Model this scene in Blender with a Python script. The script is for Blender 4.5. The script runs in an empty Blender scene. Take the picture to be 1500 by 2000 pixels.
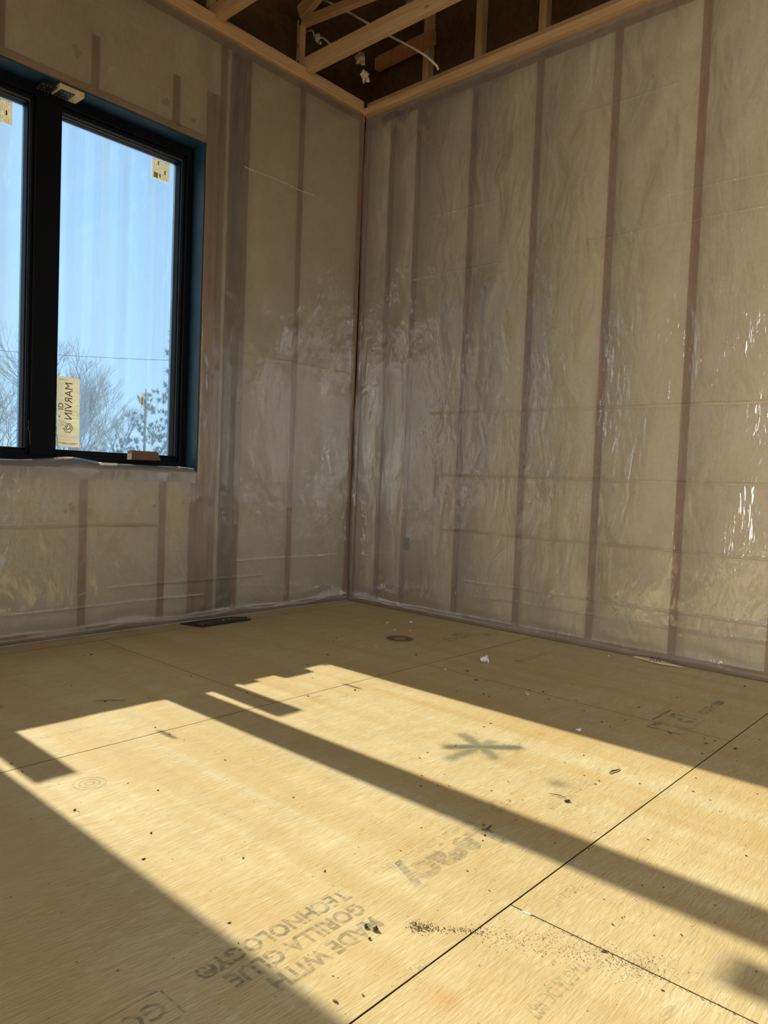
import bpy, bmesh, math, random
from mathutils import Vector, Matrix, noise
random.seed(7)
sc = bpy.context.scene
COL = sc.collection

# ------------------------------------------------------------------ camera
CAM = Vector((-3.3345, -3.2679, 0.777))
yaw, pit, roll = math.radians(48.15), math.radians(2.554), math.radians(-2.2885)
F = Vector((math.sin(yaw)*math.cos(pit), math.cos(yaw)*math.cos(pit), -math.sin(pit)))
R0 = F.cross(Vector((0, 0, 1))).normalized(); D0 = F.cross(R0)
Rv = math.cos(roll)*R0 + math.sin(roll)*D0
Dv = -math.sin(roll)*R0 + math.cos(roll)*D0
cam_data = bpy.data.cameras.new('camera'); cam = bpy.data.objects.new('camera', cam_data); COL.objects.link(cam)
cam.matrix_world = Matrix(((Rv.x, -Dv.x, -F.x, CAM.x), (Rv.y, -Dv.y, -F.y, CAM.y), (Rv.z, -Dv.z, -F.z, CAM.z), (0, 0, 0, 1)))
cam_data.sensor_fit = 'HORIZONTAL'; cam_data.sensor_width = 36.0
cam_data.lens = 1443.6/1500*36; cam_data.clip_start = .02; cam_data.clip_end = 400
sc.camera = cam

# ------------------------------------------------------------------ light
SUN_EL = math.radians(36.0)
SUN_DIR = Vector((0.0, math.cos(SUN_EL), math.sin(SUN_EL)))
sun_d = bpy.data.lights.new('sun', 'SUN'); sun = bpy.data.objects.new('sun', sun_d); COL.objects.link(sun)
sun_d.energy = 9.8; sun_d.color = (1.0, .94, .78); sun_d.angle = math.radians(.6)
sun.rotation_euler = (-(math.pi/2 - SUN_EL), 0, 0)
world = bpy.data.worlds.new('sky'); sc.world = world; world.use_nodes = True
wn = world.node_tree; wn.nodes.clear()
def wnode(t, **k):
    n = wn.nodes.new(t)
    for a, b in k.items(): setattr(n, a, b)
    return n
tc = wnode('ShaderNodeTexCoord'); sep = wnode('ShaderNodeSeparateXYZ'); wn.links.new(tc.outputs['Generated'], sep.inputs[0])
rmp = wnode('ShaderNodeValToRGB'); wn.links.new(sep.outputs['Z'], rmp.inputs[0])
e = rmp.color_ramp.elements
e[0].position = 0.0; e[0].color = (.47, .78, 1.10, 1)
e[1].position = .75; e[1].color = (.10, .24, .55, 1)
m_ = e.new(.28); m_.color = (.34, .63, 1.03, 1)
dot = wnode('ShaderNodeVectorMath', operation='DOT_PRODUCT'); wn.links.new(tc.outputs['Generated'], dot.inputs[0])
dot.inputs[1].default_value = SUN_DIR
mx = wnode('ShaderNodeMath', operation='MAXIMUM'); wn.links.new(dot.outputs['Value'], mx.inputs[0]); mx.inputs[1].default_value = 0
pw = wnode('ShaderNodeMath', operation='POWER'); wn.links.new(mx.outputs[0], pw.inputs[0]); pw.inputs[1].default_value = 9
gl = wnode('ShaderNodeMath', operation='MULTIPLY'); wn.links.new(pw.outputs[0], gl.inputs[0]); gl.inputs[1].default_value = .22
mixs = wnode('ShaderNodeMix', data_type='RGBA', blend_type='ADD'); mixs.inputs[0].default_value = 1
wn.links.new(rmp.outputs[0], mixs.inputs[6])
cg = wnode('ShaderNodeCombineXYZ')
for i_ in range(3): wn.links.new(gl.outputs[0], cg.inputs[i_])
wn.links.new(cg.outputs[0], mixs.inputs[7])
bg = wnode('ShaderNodeBackground'); bg.inputs[1].default_value = 1.0
wn.links.new(mixs.outputs[2], bg.inputs[0])
wo = wnode('ShaderNodeOutputWorld'); wn.links.new(bg.outputs[0], wo.inputs[0])
# added area lights for fill, set at unseen, made-up side and back openings
def fill_light(name, loc, rot, sx, sy, power, col, spread=math.pi):
    d = bpy.data.lights.new(name, 'AREA'); d.shape = 'RECTANGLE'; d.size = sx; d.size_y = sy; d.energy = power; d.color = col; d.spread = spread
    o = bpy.data.objects.new(name, d); COL.objects.link(o); o.location = loc; o.rotation_euler = rot
fill_light('added_fill_side', (-5.65, -4.75, 1.55), (0, -math.pi/2+math.radians(14), 0), 2.6, 2.7, 84, (1.0, .90, .77), math.radians(125))
fill_light('added_fill_back', (-2.75, -6.75, 1.55), (math.pi/2-math.radians(20), 0, 0), 2.8, 1.9, 4, (1.0, .90, .77), math.radians(125))
sc.view_settings.view_transform = 'Standard'; sc.view_settings.look = 'None'
sc.view_settings.gamma = 1.0; sc.view_settings.use_curve_mapping = False
sc.view_settings.exposure = 0.0

# ------------------------------------------------------------------ helpers
def link(o): COL.objects.link(o); return o
def tag(o, label=None, cat=None, group=None, kind=None):
    if label: o['label'] = label
    if cat: o['category'] = cat
    if group: o['group'] = group
    if kind: o['kind'] = kind
    return o
def empty(name, loc=(0, 0, 0), parent=None):
    o = bpy.data.objects.new(name, None); o.location = loc; o.empty_display_size = .1; link(o)
    if parent: o.parent = parent
    return o
class MB:
    def __init__(s): s.v = []; s.f = []; s.sm = False
    def quad(s, *p):
        n = len(s.v); s.v += [tuple(q) for q in p]; s.f.append(tuple(range(n, n+len(p)))); return s
    def box(s, x0, x1, y0, y1, z0, z1, m=None, b=0.0):
        n = len(s.v)
        x0, x1 = min(x0, x1), max(x0, x1); y0, y1 = min(y0, y1), max(y0, y1); z0, z1 = min(z0, z1), max(z0, z1)
        pts = []
        if b <= 0:
            pts = [(x, y, z) for x in (x0, x1) for y in (y0, y1) for z in (z0, z1)]
            fs = [(0, 1, 3, 2), (4, 6, 7, 5), (0, 4, 5, 1), (2, 3, 7, 6), (0, 2, 6, 4), (1, 5, 7, 3)]
        else:
            bm = bmesh.new(); bmesh.ops.create_cube(bm, size=1)
            for v in bm.verts: v.co = Vector(((x0+x1)/2+v.co.x*(x1-x0), (y0+y1)/2+v.co.y*(y1-y0), (z0+z1)/2+v.co.z*(z1-z0)))
            bmesh.ops.bevel(bm, geom=list(bm.edges), offset=b, segments=1, affect='EDGES')
            bm.verts.index_update(); pts = [tuple(v.co) for v in bm.verts]; fs = [tuple(v.index for v in f.verts) for f in bm.faces]; bm.free()
        if m: pts = [tuple(m @ Vector(p)) for p in pts]
        s.v += pts; s.f += [tuple(n+i for i in f) for f in fs]; return s
    def beam(s, a, b, w, t, up=(0, 0, 1), bev=.002):
        a, b = Vector(a), Vector(b); d = (b-a); L = d.length; d.normalize()
        sx = d.cross(Vector(up)).normalized(); u = sx.cross(d)
        M = Matrix(((d.x, sx.x, u.x, a.x), (d.y, sx.y, u.y, a.y), (d.z, sx.z, u.z, a.z), (0, 0, 0, 1)))
        return s.box(0, L, -w/2, w/2, -t/2, t/2, M, bev)
    def tube(s, pts, rs, n=6, cap=True):
        pts = [Vector(p) for p in pts]
        if not hasattr(rs, '__len__'): rs = [rs]*len(pts)
        base = len(s.v); ref = None
        for i, p in enumerate(pts):
            d = (pts[min(i+1, len(pts)-1)]-pts[max(i-1, 0)]).normalized()
            if ref is None: ref = Vector((0, 0, 1)) if abs(d.z) < .9 else Vector((1, 0, 0))
            a = d.cross(ref).normalized(); b = a.cross(d); ref = b
            for k in range(n):
                t = 2*math.pi*k/n; s.v.append(tuple(p+rs[i]*(math.cos(t)*a+math.sin(t)*b)))
        for i in range(len(pts)-1):
            for k in range(n):
                s.f.append((base+i*n+k, base+i*n+(k+1) % n, base+(i+1)*n+(k+1) % n, base+(i+1)*n+k))
        if cap:
            s.f.append(tuple(base+k for k in range(n))[::-1]); s.f.append(tuple(base+(len(pts)-1)*n+k for k in range(n)))
        return s
    def blob(s, c, r, seed=0, amp=.35, sub=2, sc3=(1, 1, 1), fr=1.6):
        bm = bmesh.new(); bmesh.ops.create_icosphere(bm, subdivisions=sub, radius=1)
        n = len(s.v)
        for v in bm.verts:
            k = 1+amp*noise.noise(v.co*fr+Vector((seed*3.1, seed*1.7, seed)))*1.6
            s.v.append((c[0]+v.co.x*r*k*sc3[0], c[1]+v.co.y*r*k*sc3[1], c[2]+v.co.z*r*k*sc3[2]))
        bm.verts.index_update()
        s.f += [tuple(n+v.index for v in f.verts) for f in bm.faces]; bm.free(); return s
    def build(s, name, mat, parent=None, smooth=False, loc=None):
        me = bpy.data.meshes.new(name)
        vs = s.v
        if loc is not None: vs = [(p[0]-loc[0], p[1]-loc[1], p[2]-loc[2]) for p in vs]
        me.from_pydata(vs, [], s.f); me.validate()
        bm = bmesh.new(); bm.from_mesh(me); bmesh.ops.recalc_face_normals(bm, faces=bm.faces); bm.to_mesh(me); bm.free()
        if smooth: me.polygons.foreach_set('use_smooth', [True]*len(me.polygons))
        me.materials.append(mat)
        o = bpy.data.objects.new(name, me); link(o)
        if loc is not None: o.location = loc
        if parent:
            o.parent = parent
            if loc is not None: o.location = Vector(loc)-parent.location
            elif parent.location.length > 0: o.location = -parent.location
        return o

# ------------------------------------------------------------------ materials
class N:
    def __init__(s, name):
        s.m = bpy.data.materials.new(name); s.m.use_nodes = True; s.t = s.m.node_tree; s.t.nodes.clear()
        s.out = s.t.nodes.new('ShaderNodeOutputMaterial'); s.co = None
    def n(s, t, ins=None, **k):
        nd = s.t.nodes.new(t)
        for a, b in k.items(): setattr(nd, a, b)
        for a, b in (ins or {}).items():
            if isinstance(b, bpy.types.NodeSocket): s.t.links.new(b, nd.inputs[a])
            else: nd.inputs[a].default_value = b
        return nd
    def coord(s, scale=(1, 1, 1), rot=(0, 0, 0), loc=(0, 0, 0), kind='geo'):
        if kind == 'geo': src = s.n('ShaderNodeNewGeometry').outputs['Position']
        else: src = s.n('ShaderNodeTexCoord').outputs['Object']
        return s.n('ShaderNodeMapping', {'Vector': src, 'Scale': scale, 'Rotation': rot, 'Location': loc}).outputs[0]
    def noise(s, vec, scale, detail=3, rough=.55, dist=0.0):
        return s.n('ShaderNodeTexNoise', {'Vector': vec, 'Scale': scale, 'Detail': detail, 'Roughness': rough, 'Distortion': dist}).outputs['Fac']
    def ramp(s, fac, stops, interp='LINEAR'):
        r = s.n('ShaderNodeValToRGB', {0: fac}); r.color_ramp.interpolation = interp; el = r.color_ramp.elements
        while len(el) < len(stops): el.new(.5)
        for x, (p, c) in zip(el, stops):
            x.position = p; x.color = (c, c, c, 1) if not hasattr(c, '__len__') else (*c, 1)
        return r.outputs[0]
    def mix(s, f, a, b, mode='MIX'):
        r = s.n('ShaderNodeMix', data_type='RGBA', blend_type=mode)
        for i, v in ((0, f), (6, a), (7, b)):
            if isinstance(v, bpy.types.NodeSocket): s.t.links.new(v, r.inputs[i])
            else: r.inputs[i].default_value = (*v, 1) if hasattr(v, '__len__') and len(v) == 3 else v
        return r.outputs[2]
    def math(s, op, a, b=0.0, clamp=False):
        r = s.n('ShaderNodeMath', operation=op, use_clamp=clamp)
        for i, v in ((0, a), (1, b)):
            if isinstance(v, bpy.types.NodeSocket): s.t.links.new(v, r.inputs[i])
            else: r.inputs[i].default_value = v
        return r.outputs[0]
    def bump(s, h, strength=.3, dist=.01):
        return s.n('ShaderNodeBump', {'Height': h, 'Strength': strength, 'Distance': dist}).outputs[0]
    def pbr(s, col, rough=.6, normal=None, metal=0.0, spec=.5, extra=None):
        ins = {'Roughness': rough, 'Metallic': metal, 'Specular IOR Level': spec}
        ins['Base Color'] = col if isinstance(col, bpy.types.NodeSocket) else (*col, 1)
        if normal is not None: ins['Normal'] = normal
        ins.update(extra or {})
        return s.n('ShaderNodeBsdfPrincipled', ins).outputs[0]
    def mixsh(s, f, a, b):
        return s.n('ShaderNodeMixShader', {0: f, 1: a, 2: b}).outputs[0]
    def done(s, sh): s.t.links.new(sh, s.out.inputs[0]); return s.m

def plain(name, col, rough=.6, metal=0.0, var=.12, scale=30, spec=.5):
    k = N(name); nz = k.noise(k.coord(), scale, 3)
    c = k.ramp(nz, [(.3, tuple(x*(1-var) for x in col)), (.7, tuple(min(1, x*(1+var)) for x in col))])
    return k.done(k.pbr(c, rough, None, metal, spec))

def wood(name, a, b, axis='z', rough=.65):
    k = N(name); st = {'x': (1.2, 22, 22), 'y': (22, 1.2, 22), 'z': (22, 22, 1.2)}[axis]
    v = k.coord(st); g = k.noise(v, 3.0, 5, .6, .6); g2 = k.noise(k.coord(tuple(q*3 for q in st)), 4, 3)
    kn = k.n('ShaderNodeTexVoronoi', {'Vector': k.coord(tuple(.55 if q < 2 else 3.0/3 for q in st)), 'Scale': 6.0}).outputs['Distance']
    knot = k.ramp(kn, [(.03, 1.0), (.075, 0.0)])
    c = k.mix(k.ramp(g, [(.3, 0.0), (.7, 1.0)]), a, b)
    c = k.mix(k.math('MULTIPLY', g2, .3), c, tuple(x*.6 for x in a))
    c = k.mix(k.math('MULTIPLY', knot, .75), c, (.10, .045, .015))
    return k.done(k.pbr(c, rough, k.bump(g2, .2, .003), spec=.25))
M = {}
M['pine_x'] = wood('pine_x', (.52, .31, .145), (.68, .45, .235), 'x')
M['pine_y'] = wood('pine_y', (.52, .31, .145), (.68, .45, .235), 'y')
M['pine_z'] = wood('pine_z', (.50, .30, .14), (.66, .44, .23), 'z')
M['stud'] = wood('stud_wood', (.40, .18, .07), (.56, .29, .13), 'z')
M['plate_x'] = wood('plate_x', (.38, .21, .10), (.52, .32, .17), 'x')
M['plate_y'] = wood('plate_y', (.38, .21, .10), (.52, .32, .17), 'y')
M['steel'] = plain('dark_column', (.085, .07, .055), .6)
M['black'] = plain('black_frame', (.005, .006, .009), .5, spec=.12)
M['bead'] = plain('bead_highlight', (.06, .065, .08), .3, spec=.6)  # lighter than the frame, to paint in its thin highlight lines
M['void'] = plain('black_cover', (.008, .008, .008), .5)
M['plastic_white'] = plain('white_scrap', (.75, .75, .74), .6)
M['outlet'] = plain('outlet_blue_grey', (.10, .115, .12), .6)
M['plate_metal'] = plain('punched_plate', (.035, .033, .035), .45, .6)
M['silver'] = plain('silver_plate', (.55, .55, .53), .35, .9)
M['cable'] = plain('cable_white', (.62, .58, .50), .5)
M['chip'] = plain('wood_chip_dark', (.075, .045, .02), .8)
M['dirt'] = plain('dirt_clod', (.045, .032, .018), .95)
M['grit'] = plain('grit', (.17, .11, .055), .95)
M['straw'] = plain('splinter', (.20, .12, .05), .8)
M['cardboard'] = plain('cardboard', (.17, .10, .055), .8)
M['foam'] = plain('spray_foam', (.62, .53, .36), .8)
M['shimwood'] = plain('shim_wood', (.72, .55, .32), .7)
M['brightshim'] = plain('pale_shim', (.85, .82, .66), .7)
M['bark'] = plain('bark', (.16, .14, .12), .9)
M['needle'] = plain('pine_needles', (.035, .06, .045), .9)
M['ground'] = plain('ground', (.30, .26, .18), .95, scale=1)
M['yard'] = plain('pale_sand_yard', (.80, .68, .50), .95, scale=1)
M['siding'] = plain('siding', (.5, .5, .48), .8)

# insulation behind the plastic
k = N('insulation'); p = k.coord()
a = k.noise(p, 9, 5, .6); b = k.noise(p, 55, 4, .6); c_ = k.noise(p, 1.7, 2)
col = k.mix(k.ramp(a, [(.3, 0.0), (.7, 1.0)]), (.91, .79, .58), (.96, .88, .70))
col = k.mix(k.math('MULTIPLY', k.ramp(b, [(.35, 1.0), (.55, 0.0)]), .25), col, (.70, .55, .36))
col = k.mix(k.math('MULTIPLY', k.ramp(c_, [(.4, 0.0), (.7, 1.0)]), .3), col, (.86, .68, .45))
M['insul'] = k.done(k.pbr(col, .9, k.bump(b, .5, .01), spec=.1))

# blue membrane around the window opening
k = N('blue_membrane'); a = k.noise(k.coord(), 14, 3)
M['membrane'] = k.done(k.pbr(k.ramp(a, [(.3, (.010, .042, .075)), (.7, (.018, .065, .11))]), .45, k.bump(a, .3, .01)))

# roof deck / boards above
k = N('roof_deck'); v = k.n('ShaderNodeTexVoronoi', {'Vector': k.coord((1, 2.2, 1.6)), 'Scale': 22.0})
col = k.mix(k.noise(k.coord(), 5, 3), (.09, .045, .018), (.16, .09, .036)); col = k.mix(.35, col, v.outputs['Color'], 'MULTIPLY')
M['deck'] = k.done(k.pbr(col, .85, spec=.15))

# clear vapour barrier film
def film(name, haze=.29, bstr=.34, hazecol=(.93, .87, .76), tlf=.4, gl=1.75, rough=.055):
    k = N(name)
    p1 = k.noise(k.coord((1, 1, .42), (math.radians(18), math.radians(14), 0)), 9, 3, .55, .8)
    p2 = k.noise(k.coord((1, 1, .22), (math.radians(22), math.radians(8), 0)), 42, 3, .6, .7)
    p3 = k.noise(k.coord(), 3.0, 3, .5)
    patch = k.ramp(p3, [(.42, .08), (.60, 1.0)])
    h = k.math('ADD', k.math('MULTIPLY', p1, 1.0), k.math('MULTIPLY', k.math('MULTIPLY', p2, patch), .38))
    nb = k.bump(h, bstr, .035)
    dif = k.n('ShaderNodeBsdfDiffuse', {'Color': (*hazecol, 1), 'Normal': nb}).outputs[0]
    trl = k.n('ShaderNodeBsdfTranslucent', {'Color': (*hazecol, 1), 'Normal': nb}).outputs[0]
    scat = k.mixsh(tlf, dif, trl)
    tr = k.n('ShaderNodeBsdfTransparent', {'Color': (.97, .97, .96, 1)}).outputs[0]
    hz = k.ramp(k.noise(k.coord(), 5, 3), [(.3, haze*.85), (.7, haze*1.15)])
    body = k.mixsh(hz, tr, scat)
    fr = k.n('ShaderNodeFresnel', {'IOR': 1.95, 'Normal': nb}).outputs[0]
    gls = k.n('ShaderNodeBsdfGlossy', {'Color': (1, 1, 1, 1), 'Roughness': rough, 'Normal': nb}).outputs[0]
    return k.done(k.mixsh(k.math('MULTIPLY', fr, gl, True), body, gls))
M['film'] = film('vapour_film')
M['film_matt'] = film('vapour_film_matt', .27, .30, (.90, .80, .64), .4, 1.15, .09)
M['film_sill'] = film('sill_film', .8, .2, (.95, .96, .97), .72)

# dusty window glass
k = N('dusty_glass')
band = k.noise(k.coord((1, 0, 0)), 9.0, 1, .4)
bands = k.ramp(band, [(.44, 0.0), (.47, 1.0), (.56, 1.0), (.575, 0.0)])
sm = k.noise(k.coord((3, 1, .8), (0, .5, 0)), 7, 5, .65, 1.2)
smear = k.ramp(sm, [(.56, 0.0), (.72, 1.0)])
sp = k.n('ShaderNodeTexVoronoi', {'Vector': k.coord(), 'Scale': 22.0}).outputs['Distance']
spots = k.ramp(sp, [(.03, 1.0), (.07, 0.0)])
amt = k.math('ADD', k.math('MULTIPLY', bands, .022), k.math('MULTIPLY', smear, .04))
amt = k.math('ADD', k.math('ADD', amt, .055), k.math('MULTIPLY', spots, .06), True)
b2 = k.ramp(k.noise(k.coord((1, 0, 0)), 11.0, 2, .5), [(.38, 0.0), (.62, 1.0)])
tr = k.n('ShaderNodeBsdfTransparent', {'Color': k.mix(b2, (.95, .98, 1.0), (.93, .92, .87))}).outputs[0]
tl = k.n('ShaderNodeBsdfTranslucent', {'Color': (.40, .66, 1.0, 1)}).outputs[0]
body = k.mixsh(amt, tr, tl)
fr = k.n('ShaderNodeFresnel', {'IOR': 1.5}).outputs[0]
gls = k.n('ShaderNodeBsdfGlossy', {'Color': (1, 1, 1, 1), 'Roughness': .015}).outputs[0]
M['glass'] = k.done(k.mixsh(fr, body, gls))

# sticker paper, lit from behind
k = N('sticker_paper'); a = k.noise(k.coord((1, 1, 5)), 20, 3)
cc = k.ramp(a, [(.3, (.88, .84, .70)), (.7, (.98, .95, .84))])
d1 = k.n('ShaderNodeBsdfDiffuse', {'Color': cc}).outputs[0]; t1 = k.n('ShaderNodeBsdfTranslucent', {'Color': cc}).outputs[0]
M['paper'] = k.done(k.mixsh(.33, d1, t1))
k = N('sticker_ink'); d1 = k.n('ShaderNodeBsdfDiffuse', {'Color': (.06, .05, .03, 1)}).outputs[0]
t1 = k.n('ShaderNodeBsdfTranslucent', {'Color': (.30, .26, .17, 1)}).outputs[0]
M['ink'] = k.done(k.mixsh(.27, d1, t1))
k = N('sticker_faint_ink'); d1 = k.n('ShaderNodeBsdfDiffuse', {'Color': (.3, .26, .17, 1)}).outputs[0]
t1 = k.n('ShaderNodeBsdfTranslucent', {'Color': (.55, .48, .32, 1)}).outputs[0]
M['ink2'] = k.done(k.mixsh(.27, d1, t1))

# subfloor panels
def floor_mat():
    k = N('subfloor_board')
    obr = k.n('ShaderNodeObjectInfo').outputs['Random']
    big = k.noise(k.coord((.7, 1.2, 1)), 2.2, 4, .55)
    med = k.noise(k.coord((.5, 1.6, 1)), 14, 4, .6, .5)
    fine = k.noise(k.coord((.12, 1, 1), (0, 0, math.radians(7))), 260, 4, .6, .3)
    strand = k.noise(k.coord((.22, 1, 1), (0, 0, math.radians(-9))), 95, 3, .55, .8)
    col = k.mix(k.ramp(big, [(.3, 0.0), (.7, 1.0)]), (.55, .44, .235), (.64, .525, .30))
    col = k.mix(k.math('MULTIPLY', k.ramp(med, [(.35, 0.0), (.7, 1.0)]), .55), col, (.49, .345, .14))
    col = k.mix(k.math('MULTIPLY', k.ramp(strand, [(.50, 0.0), (.74, 1.0)]), .5), col, (.72, .62, .38))
    col = k.mix(k.math('MULTIPLY', k.ramp(fine, [(.28, 1.0), (.46, 0.0)]), .40), col, (.30, .20, .08))
    flk = k.noise(k.coord((.3, 1, 1)), 60, 4, .7)
    col = k.mix(k.math('MULTIPLY', k.ramp(flk, [(.25, 1.0), (.34, 0.0)]), .6), col, (.22, .14, .06))
    bnd = k.noise(k.coord((1, .10, 1)), 7.5, 3, .5)
    col = k.mix(k.math('MULTIPLY', k.ramp(bnd, [(.44, 0.0), (.60, 1.0)]), .55), col, (.53, .365, .15))
    dk = k.noise(k.coord((.16, 1, 1), (0, 0, math.radians(4))), 38, 5, .75, .6)
    col = k.mix(k.math('MULTIPLY', k.ramp(dk, [(.27, 1.0), (.38, 0.0)]), .55), col, (.26, .18, .08))
    h = k.math('ADD', k.math('MULTIPLY', fine, .6), k.math('MULTIPLY', strand, .8))
    return k.done(k.pbr(col, .62, k.bump(h, .55, .0035), spec=.28))
M['floor'] = floor_mat()
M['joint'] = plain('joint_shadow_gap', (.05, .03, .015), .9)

def worn(name, col, lo, hi, amt, sc_=(.25, 1, 1)):
    k = N(name)
    w = k.noise(k.coord(sc_), 120, 3, .6); w2 = k.noise(k.coord(), 14, 3)
    f = k.math('MULTIPLY', k.ramp(w, [(lo, 1.0), (hi, .25)]), k.ramp(w2, [(.3, .55), (.65, 1.0)]))
    f = k.math('MULTIPLY', f, amt)
    tr = k.n('ShaderNodeBsdfTransparent').outputs[0]
    return k.done(k.mixsh(f, tr, k.pbr(col, .8, spec=.1)))
M['print'] = worn('stamped_ink', (.14, .16, .14), .42, .60, .46)
M['print_big'] = worn('faded_big_ink', (.17, .19, .17), .40, .60, .36)
M['print_faint'] = worn('faint_stamped_ink', (.16, .16, .13), .40, .58, .27)

def spray(name, expr):
    """spray paint: alpha from a radial mask in the decal's own coordinates"""
    k = N(name); v = k.coord(kind='obj'); s_ = k.n('ShaderNodeSeparateXYZ', {0: v})
    x, y = s_.outputs[0], s_.outputs[1]
    wob = k.math('MULTIPLY', k.math('SUBTRACT', k.noise(v, 18, 3), .5), .25)
    f = expr(k, x, y, wob)
    g = k.ramp(k.noise(v, 300, 2), [(.3, .75), (.6, 1.0)])
    f = k.math('MULTIPLY', k.math('MULTIPLY', f, g), .62, True)
    tr = k.n('ShaderNodeBsdfTransparent').outputs[0]
    return k.done(k.mixsh(f, tr, k.pbr((.06, .085, .075), .8, spec=.1)))

# ================================================================== STRUCTURE
H = 3.04
WX0, WX1, WZ0, WZ1 = -2.64, -1.142, .775, 2.434        # window opening seen in the photograph
VX0, VX1 = -4.98, -3.48                                # its twin further along the same wall, out of frame
XB, YB = -5.15, -6.2

# ---- floor: joists' base board plus the tongue and groove boards laid on it
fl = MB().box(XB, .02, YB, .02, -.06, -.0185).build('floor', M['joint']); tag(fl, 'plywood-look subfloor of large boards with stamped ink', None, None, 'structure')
rows = [(0.0, -.1335, [-1.1]), (-.1335, -1.349, [-1.712]), (-1.349, -2.573, [-.888, -3.33]), (-2.573, -3.795, [-2.165, -4.6]), (-3.795, -5.01, [-1.0, -3.44]), (-5.01, -6.2, [-2.2, -4.6])]
for (ya, yb, xs) in rows:
    ed = [0.0] + xs + [XB]
    for i in range(len(ed)-1):
        xa, xb_ = ed[i], ed[i+1]
        cx, cy = (xa+xb_)/2, (ya+yb)/2
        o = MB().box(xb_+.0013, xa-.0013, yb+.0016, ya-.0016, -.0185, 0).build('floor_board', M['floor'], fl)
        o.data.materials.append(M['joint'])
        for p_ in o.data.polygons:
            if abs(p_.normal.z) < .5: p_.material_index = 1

# ---- generic framed wall helpers
def wall_boxes(mb, axis, lo, hi, openings, d0, d1, z0, z1):
    """solid slab with rectangular openings; axis 'x' runs along x at y in d0..d1"""
    us = sorted({lo, hi} | {o[0] for o in openings} | {o[1] for o in openings})
    for a, b in zip(us[:-1], us[1:]):
        segs = [(z0, z1)]
        for (p, q, r, t) in openings:
            if a >= p-1e-6 and b <= q+1e-6:
                segs = [(z0, r), (t, z1)]
        for (s0, s1) in segs:
            if s1-s0 > 1e-4:
                if axis == 'x': mb.box(a, b, d0, d1, s0, s1)
                else: mb.box(d0, d1, a, b, s0, s1)
    return mb
opn = [(WX0, WX1, WZ0, WZ1), (VX0, VX1, WZ0, WZ1)]
wl = wall_boxes(MB(), 'x', XB, .155, opn, .14, .19, -.3, 3.6).build('wall_left', M['siding']); tag(wl, None, None, None, 'structure')
wr = MB().box(.14, .19, YB, .19, -.3, 5.2).build('wall_right', M['deck']); tag(wr, None, None, None, 'structure')

def studL(x0, x1, z0, z1, name='stud', mat='stud'):
    return MB().box(x0, x1, .004, .139, z0, z1, None, .002).build(name, M[mat], wl)
full_left = [(-.04, -.002), (-.522, -.484), (-.905, -.867), (-1.060, -1.022), (-3.05, -3.01), (-3.46, -3.42)]
for a, b in full_left: studL(a, b, .038, 2.96)
studL(-1.098, -1.062, .038, 2.70); studL(-1.138, -1.10, .038, 2.70)
studL(-2.72, -2.682, .038, 2.96); studL(-2.68, -2.642, .038, 2.70)
studL(-.998, -.907, .05, 2.955, 'dark_column', 'steel')
for xc in (-1.332, -1.738, -2.145, -2.55): studL(xc-.019, xc+.019, .038, WZ0-.04)
for xc in (-1.313, -1.725, -2.13, -2.54): studL(xc-.019, xc+.019, WZ1+.04, 2.70 if xc > -2 else 2.96)
studL(-1.178, -1.14, .038, WZ0-.04)
MB().box(WX0, WX1, .003, .139, WZ1, WZ1+.04, None, .002).build('header_plate', M['plate_x'], wl)
MB().box(WX0, WX1, .003, .139, WZ0-.04, WZ0-.001, None, .002).build('sill_plate', M['plate_x'], wl)
MB().box(VX0-.04, VX1+.04, .003, .139, WZ1, WZ1+.04).build('header_plate', M['plate_x'], wl)
MB().box(VX0-.04, VX1+.04, .003, .139, WZ0-.04, WZ0-.001).build('sill_plate', M['plate_x'], wl)
MB().box(XB, -.001, .003, .139, 0, .038, None, .002).build('bottom_plate', M['plate_x'], wl)
MB().box(XB, -.001, .003, .139, 2.96, 3.0, None, .002).build('top_plate', M['plate_x'], wl)
ins = MB(); wall_boxes(ins, 'x', XB, 0, opn, .009, .135, .03, 2.97)
ins.build('insulation', M['insul'], wl)
# lumps of spray foam round nails and clips beside the cripple studs
lb = MB()
for (x, z, r) in ((-1.80, 2.60, .035), (-1.36, 2.54, .03), (-1.22, 2.53, .026), (-1.80, .60, .03), (-1.38, .60, .03), (-1.22, .62, .022), (-1.22, 2.64, .02)):
    for j in range(3): lb.blob((x+random.uniform(-.02, .02), .014, z+random.uniform(-.025, .025)), r*random.uniform(.45, .8), j+int(x*100), .5, 2, (1, .35, 1))
tag(lb.build('foam_lumps', M['foam'], wl, True), None, None, None, 'stuff')
# reveal boards clad in blue membrane
rv = MB()
rv.box(WX1-.006, WX1, .0, .19, WZ0, WZ1); rv.box(WX0, WX0+.006, .0, .19, WZ0, WZ1)
rv.box(WX0, WX1, .0, .19, WZ1-.006, WZ1); rv.box(WX0, WX1, .004, .19, WZ0-.001, WZ0+.004)
rv.build('blue_reveal', M['membrane'], wl)

def studR(y0, y1, z0, z1, name='stud', mat='stud'):
    return MB().box(.004, .139, y0, y1, z0, z1, None, .002).build(name, M[mat], wr)
for yc in (-.227, -.435, -.824, -1.225, -1.642, -2.047, -2.452, -2.86, -3.265, -3.67, -4.08, -4.48, -4.9, -5.3, -5.7, -6.1):
    studR(yc-.019, yc+.019, .038, 2.93)
studR(-.042, -.004, .038, 2.93)
MB().box(.003, .139, YB, -.001, 0, .038, None, .002).build('bottom_plate', M['plate_y'], wr)
MB().box(.003, .139, YB, -.001, 2.93, 2.99, None, .002).build('top_plate', M['plate_y'], wr)
MB().box(.009, .135, YB, 0, .03, 2.95).build('insulation', M['insul'], wr)

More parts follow.
